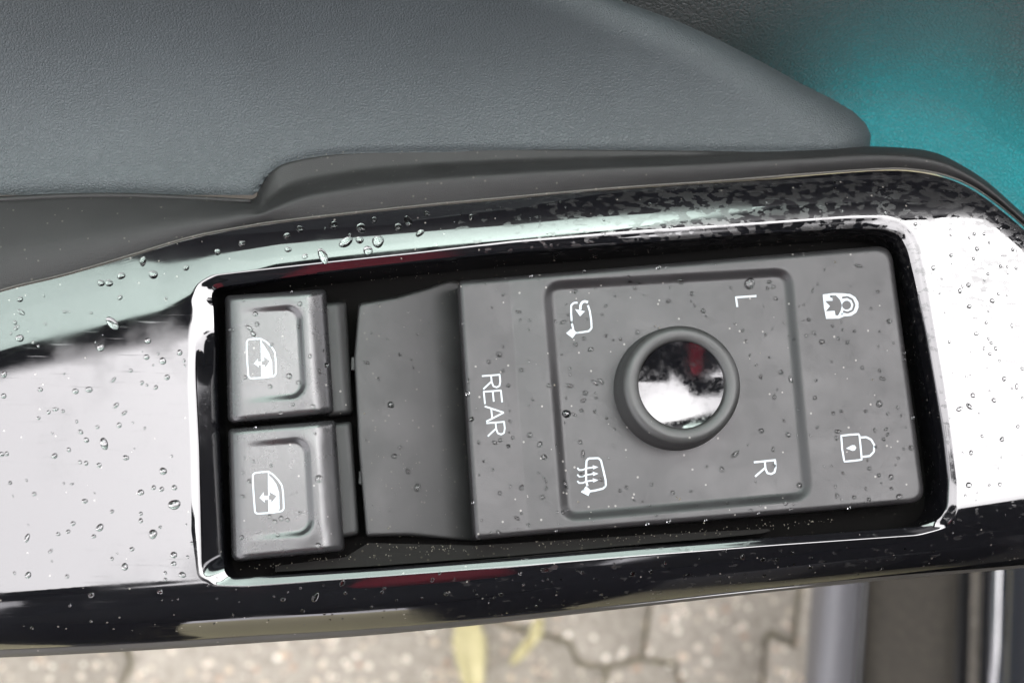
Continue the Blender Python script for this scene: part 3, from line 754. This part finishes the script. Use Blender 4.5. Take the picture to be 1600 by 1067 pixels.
sc(cr(0, 534, 2), 2, [(545, 508, 15), (478, 600, 13), (312, 580, 10), (228, 567, 7), (182, 600, 6), (213, 592, 6), (293, 607, 6), (85, 612, 7), (265, 497, 7), (440, 470, 9), (480, 455, 7), (505, 460, 7), (545, 455, 8),
   (107, 475, 6), (32, 440, 5), (440, 558, 7), (412, 647, 7), (390, 702, 10), (543, 665, 9), (543, 692, 7), (570, 727, 10), (210, 732, 6), (88, 728, 9), (45, 722, 5), (350, 677, 5), (600, 628, 5), (285, 790, 9), (517, 742, 5), (500, 780, 8),
   (1220, 197, 9), (1145, 65, 6), (1250, 40, 5), (1232, 357, 8), (1250, 330, 6), (1275, 405, 7), (1560, 40, 9), (1462, 163, 7), (1474, 242, 6), (1590, 325, 5), (1305, 455, 9)])
sc(cr(300, 180, 3.2), 3.2, [(845, 565, 28), (710, 550, 20), (910, 525, 17), (540, 570, 18), (475, 605, 18), (480, 672, 16), (250, 643, 17), (127, 685, 16), (770, 635, 21), (838, 625, 20), (930, 632, 28), (880, 678, 22), (655, 705, 22),
   (565, 706, 13), (1080, 530, 18), (1030, 560, 20), (1175, 494, 15), (1140, 590, 15), (1395, 510, 14)])
sc(cr(0, 250, 3.557), 3.557, [(674, 645, 21), (852, 638, 24), (562, 685, 18), (607, 685, 19), (667, 765, 14), (1035, 600, 16), (112, 775, 15), (755, 548, 16), (795, 563, 18), (1340, 465, 18)])
sc(cr(500, 600, 3.557), 3.557, [(1370, 165, 22), (1245, 405, 16), (1222, 335, 16), (1165, 283, 15), (1120, 575, 14), (395, 115, 16), (1235, 628, 13), (1255, 578, 11), (1045, 345, 11), (1072, 298, 11), (960, 475, 8), (1365, 558, 13), (993, 825, 11), (950, 828, 9), (898, 757, 8), (1158, 782, 10), (822, 55, 12), (842, 195, 10)])
sc(cr(300, 400, 3.557), 3.557, [(340, 432, 16), (352, 322, 14), (362, 378, 12), (318, 400, 11), (600, 266, 13), (590, 392, 12), (656, 556, 12), (710, 640, 14), (748, 606, 13), (540, 667, 16), (592, 702, 13), (434, 725, 13), (295, 674, 12), (443, 493, 10), (672, 838, 15), (560, 825, 11), (493, 872, 10), (220, 410, 10), (285, 247, 9), (240, 890, 9)])
sc(cr(300, 620, 3.557), 3.557, [(432, 665, 12), (458, 692, 12), (496, 675, 14), (530, 683, 12), (477, 767, 12), (275, 780, 14), (282, 552, 10), (317, 468, 11), (282, 421, 9), (339, 357, 9), (440, 382, 9), (700, 823, 15), (600, 643, 8), (705, 455, 20), (235, 253, 8)])
sc(cr(840, 420, 3.557), 3.557, [(795, 68, 20), (1178, 82, 26), (727, 180, 14), (858, 138, 12), (920, 234, 14), (880, 278, 12), (560, 82, 12), (540, 108, 10), (1310, 100, 12), (1323, 165, 12), (1118, 464, 17), (1160, 402, 10), (1140, 343, 10), (160, 805, 22), (265, 690, 13), (255, 732, 11), (210, 422, 12), (258, 388, 12), (318, 632, 11), (318, 793, 11), (180, 588, 9), (140, 297, 9), (1353, 575, 14), (1407, 615, 12), (1317, 713, 11), (1240, 600, 12), (1393, 922, 15), (1243, 900, 14), (252, 1028, 12), (1098, 1030, 13), (555, 353, 13)])
sc(cr(1220, 340, 3.558), 3.558, [(228, 690, 14), (320, 672, 10), (372, 693, 12), (603, 577, 13), (453, 835, 11), (565, 895, 11), (548, 1035, 20), (190, 1002, 11), (155, 567, 11), (502, 506, 10), (410, 633, 9), (287, 604, 9), (807, 424, 13), (848, 280, 11), (947, 210, 10), (1090, 175, 12), (1048, 112, 9), (1130, 92, 9), (995, 408, 12), (1043, 375, 13), (1048, 494, 13), (1175, 463, 14), (1152, 313, 9), (1143, 583, 9), (1195, 727, 11), (1170, 697, 10), (1242, 896, 13), (1185, 1015, 13), (1068, 988, 13), (1048, 1049, 13), (1312, 938, 10), (1285, 600, 8), (705, 78, 13), (790, 372, 10), (873, 718, 13)])
sc(cr(1220, 580, 3.558), 3.558, [(1048, 195, 12), (993, 210, 11), (1230, 378, 13), (1058, 452, 13), (1045, 632, 17), (1218, 628, 10), (1120, 360, 10), (613, 588, 15), (660, 697, 18), (490, 712, 12), (408, 700, 11), (312, 692, 12), (103, 633, 15), (492, 540, 11), (586, 322, 10), (522, 327, 10), (594, 352, 10), (572, 378, 10), (472, 222, 11), (725, 425, 15), (292, 233, 10), (336, 222, 10)])
sc(cr(400, 820, 3.556), 3.556, [(330, 400, 18), (150, 412, 14), (480, 320, 13), (258, 475, 11), (380, 493, 8), (248, 350, 8), (713, 350, 10), (700, 372, 10), (980, 303, 10), (1058, 380, 14), (780, 416, 8), (642, 452, 8), (1363, 385, 12), (1020, 268, 9), (1468, 268, 11), (1213, 363, 8), (497, 377, 9), (1185, 230, 12)])
sc(cr(800, 820, 3.2), 3.2, [(603, 243, 13), (695, 232, 11), (163, 224, 11), (445, 348, 10), (350, 238, 9), (1153, 160, 14), (1255, 172, 13), (1325, 172, 11), (1490, 210, 12), (1262, 253, 9), (862, 253, 7), (40, 242, 9), (937, 170, 7), (1405, 137, 9)])
def far(px, py, r):
    for x, y, s in D:
        if (x - px) ** 2 + (y - py) ** 2 < (r + s + 2) ** 2: return False
    return True
for zn, (x0, y0, x1, y1), cnt, r0_, r1_ in [('plate', (720, 385, 1446, 843), 190, 1.7, 3.4), ('right', (1450, 340, 1600, 820), 55, 1.2, 2.8), ('low', (320, 850, 1600, 980), 70, 1.1, 2.3), ('left', (0, 440, 310, 1000), 40, 1.2, 2.8),
                            ('rec', (555, 450, 740, 840), 24, 1.2, 2.4), ('b1', (360, 455, 520, 650), 7, 1.2, 2.2), ('b2', (365, 665, 535, 865), 7, 1.2, 2.2), ('top', (400, 270, 1450, 370), 26, 1.3, 3.0)]:
    k = 0; tries = 0
    while k < cnt and tries < 4000:
        tries += 1; px = random.uniform(x0, x1); py = random.uniform(y0, y1); r = r0_ + (r1_ - r0_) * random.random() ** 1.8
        z_ = zone(px, py)
        if z_ and z_[0] == zn and far(px, py, r): D.append((px, py, r)); k += 1
def frame_at(zf, px, py):
    e = 1.5
    pts = [PA([x], [y], zf(np.array([x]), np.array([y])))[0] for x, y in ((px, py), (px + e, py), (px, py - e))]
    n = np.cross(pts[1] - pts[0], pts[2] - pts[0]); n /= np.linalg.norm(n)
    return Vector(pts[0]), Vector(n)
LM = {'plate': [('the REAR lettering', 770, 632), ('the letter L', 1165, 470), ('the letter R right of the knob', 1195, 735), ('the child lock symbol', 1312, 480), ('the closed padlock symbol', 1340, 700), ('the mirror folding symbol', 907, 498), ('the heated mirror symbol', 925, 742), ('the knob', 1069, 604), ('the lower right corner of the control plate', 1430, 775), ('the upper left corner of the control plate', 720, 445)],
      'b1': [('the upper window symbol', 408, 562), ('the right edge of the upper window button', 510, 560)], 'b2': [('the lower window symbol', 420, 770), ('the right edge of the lower window button', 530, 770)],
      'rec': [('the REAR lettering, in the finger recess', 740, 632), ('the window buttons, in the finger recess', 555, 650)],
      'left': [('the upper left corner of the opening', 318, 450), ('the lower left corner of the opening', 335, 905), ('the mint reflection left of the buttons', 130, 470), ('the left picture edge', 0, 700), ('the dark streak left of the buttons', 250, 520), ('the upper window button, on the left panel', 310, 610), ('the lower window button, on the left panel', 310, 760)],
      'low': [('the red reflection', 720, 905), ('the lower left opening corner, on the dark edge', 360, 930), ('the lower right opening corner, on the dark edge', 1450, 850), ('the car sill, on the dark edge', 1300, 900)],
      'right': [('the upper right corner of the opening', 1420, 365), ('the child lock symbol, on the white panel', 1450, 480), ('the closed padlock symbol, on the white panel', 1480, 700), ('the right picture edge', 1600, 560)],
      'top': [('the upper window button, on the strip above', 430, 400), ('the REAR lettering, on the strip above', 770, 350), ('the letter L, on the strip above', 1150, 320)]}
ORD = 'nearest,second nearest,third nearest,fourth nearest,fifth nearest,sixth nearest,seventh nearest,eighth nearest,ninth nearest,tenth nearest,eleventh nearest,twelfth nearest,thirteenth nearest,fourteenth nearest,fifteenth nearest,sixteenth nearest,seventeenth nearest,eighteenth nearest,nineteenth nearest,twentieth nearest,twenty-first nearest,twenty-second nearest,twenty-third nearest,twenty-fourth nearest,twenty-fifth nearest,twenty-sixth nearest,twenty-seventh nearest,twenty-eighth nearest,twenty-ninth nearest,thirtieth nearest'.split(',')
LAND = {}
D.sort(key=lambda d: -d[2]); tiny_v = []; tiny_f = []; cnt = 0
for i, (px, py, r) in enumerate(D):
    z_ = zone(px, py)
    if not z_: continue
    pos, nor = frame_at(z_[1], px, py)
    rw = r * .115 * MM * 1.05
    Mx = Matrix.Translation(pos) @ nor.to_track_quat('Z', 'Y').to_matrix().to_4x4() @ Matrix.Rotation(random.uniform(0, 6.28), 4, 'Z') @ Matrix.Diagonal((rw, rw * (random.uniform(.85, 1.15) if random.random() < .85 else random.uniform(1.4, 2.1)), rw * random.uniform(.75, 1.05), 1))
    if cnt < 290:
        o = bpy.data.objects.new('water_droplet', DM[i % 6]); COL.objects.link(o); o.matrix_world = Mx
        dd = min(LM[z_[0]], key=lambda q: (q[1] - px) ** 2 + (q[2] - py) ** 2)
        LAND.setdefault(dd[0], []).append(((dd[1] - px) ** 2 + (dd[2] - py) ** 2, r, o))
        tag(o, ZL[z_[0]], 'droplet', ZL[z_[0]].replace('water droplet', 'water droplets')); cnt += 1
    else:
        me = DM[i % 6]; off = len(tiny_v)
        tiny_v += [Mx @ v.co for v in me.vertices]; tiny_f += [tuple(off + q for q in p.vertices) for p in me.polygons]
for lm, lst in LAND.items():
    lst.sort(key=lambda q: q[0])
    for k, (_, r, o) in enumerate(lst):
        size = 'large' if r > 4.4 else 'medium' if r > 3.0 else 'small'
        if k < len(ORD): o['label'] = '%s water droplet, %s to %s' % (size, ORD[k], lm)
        else: o['label'] = '%s water droplet farther out from %s' % (size, lm)
if tiny_v:
    o = mesh_obj('fine_droplets', tiny_v, tiny_f, WATER); tag(o, 'fine spray of tiny water droplets scattered over panel and switches', 'droplets', kind='stuff')

# =================================================================== dust crumbs in the gaps and on the trim
dv = []; df = []
def crumb(p, r):
    off = len(dv)
    for k in range(6):
        d = Vector([(1, 0, 0), (-1, 0, 0), (0, 1, 0), (0, -1, 0), (0, 0, 1), (0, 0, -1)][k]) * r * random.uniform(.5, 1.3)
        dv.append(Vector(p) + d)
    for t in ((0, 2, 4), (2, 1, 4), (1, 3, 4), (3, 0, 4), (2, 0, 5), (1, 2, 5), (3, 1, 5), (0, 3, 5)): df.append(tuple(off + q for q in t))
def along(line, n, z, jit, r0, r1):
    L = resample(line, 400, False)
    for _ in range(n):
        q = L[random.randrange(400)] + np.random.RandomState(random.randrange(10 ** 6)).randn(2) * jit
        crumb(P(q[0], q[1], z), random.uniform(r0, r1) * MM)
along([(560, 850), (700, 858), (760, 858), (1000, 838), (1300, 812)], 160, -.0066, 3.0, .05, .16)
along([(380, 888), (560, 872), (700, 862)], 70, -.0066, 4, .05, .15)
along([(360, 455), (500, 443), (700, 425), (900, 404), (1350, 372)], 60, -.0075, 3, .04, .10)
along(SOFT_IN[60:190], 150, -.0025, 1.3, .03, .09)
along([(420, 250), (560, 238), (760, 234), (900, 235)], 40, -.0040, 2, .04, .12)
for _ in range(90):
    x = random.uniform(430, 1150); y = random.uniform(240, 320); crumb(P(x, y, -.0035), random.uniform(.03, .08) * MM)
for _ in range(40):
    x = random.uniform(575, 735); y = random.uniform(700, 838); crumb(P(x, y, float(zrec(x, y))), random.uniform(.03, .1) * MM)
for x, y, r_ in ((1062, 780, .34), (1058, 777, .22), (903, 784, .26), (1363, 593, .24), (1305, 410, .30), (866, 602, .22), (1100, 817, .2), (570, 646, .26), (607, 825, .24), (1030, 512, .2), (1024, 509, .16), (1188, 552, .16)):
    zz = zone(x, y)
    crumb(P(x, y, float(zz[1](np.array([float(x)]), np.array([float(y)]))[0]) if zz else -.003), r_ * MM)
o = mesh_obj('dust_crumbs', dv, df, DUST, smooth_=False); tag(o, 'pale dust crumbs gathered in gaps and along trim edges', 'dust', kind='stuff')
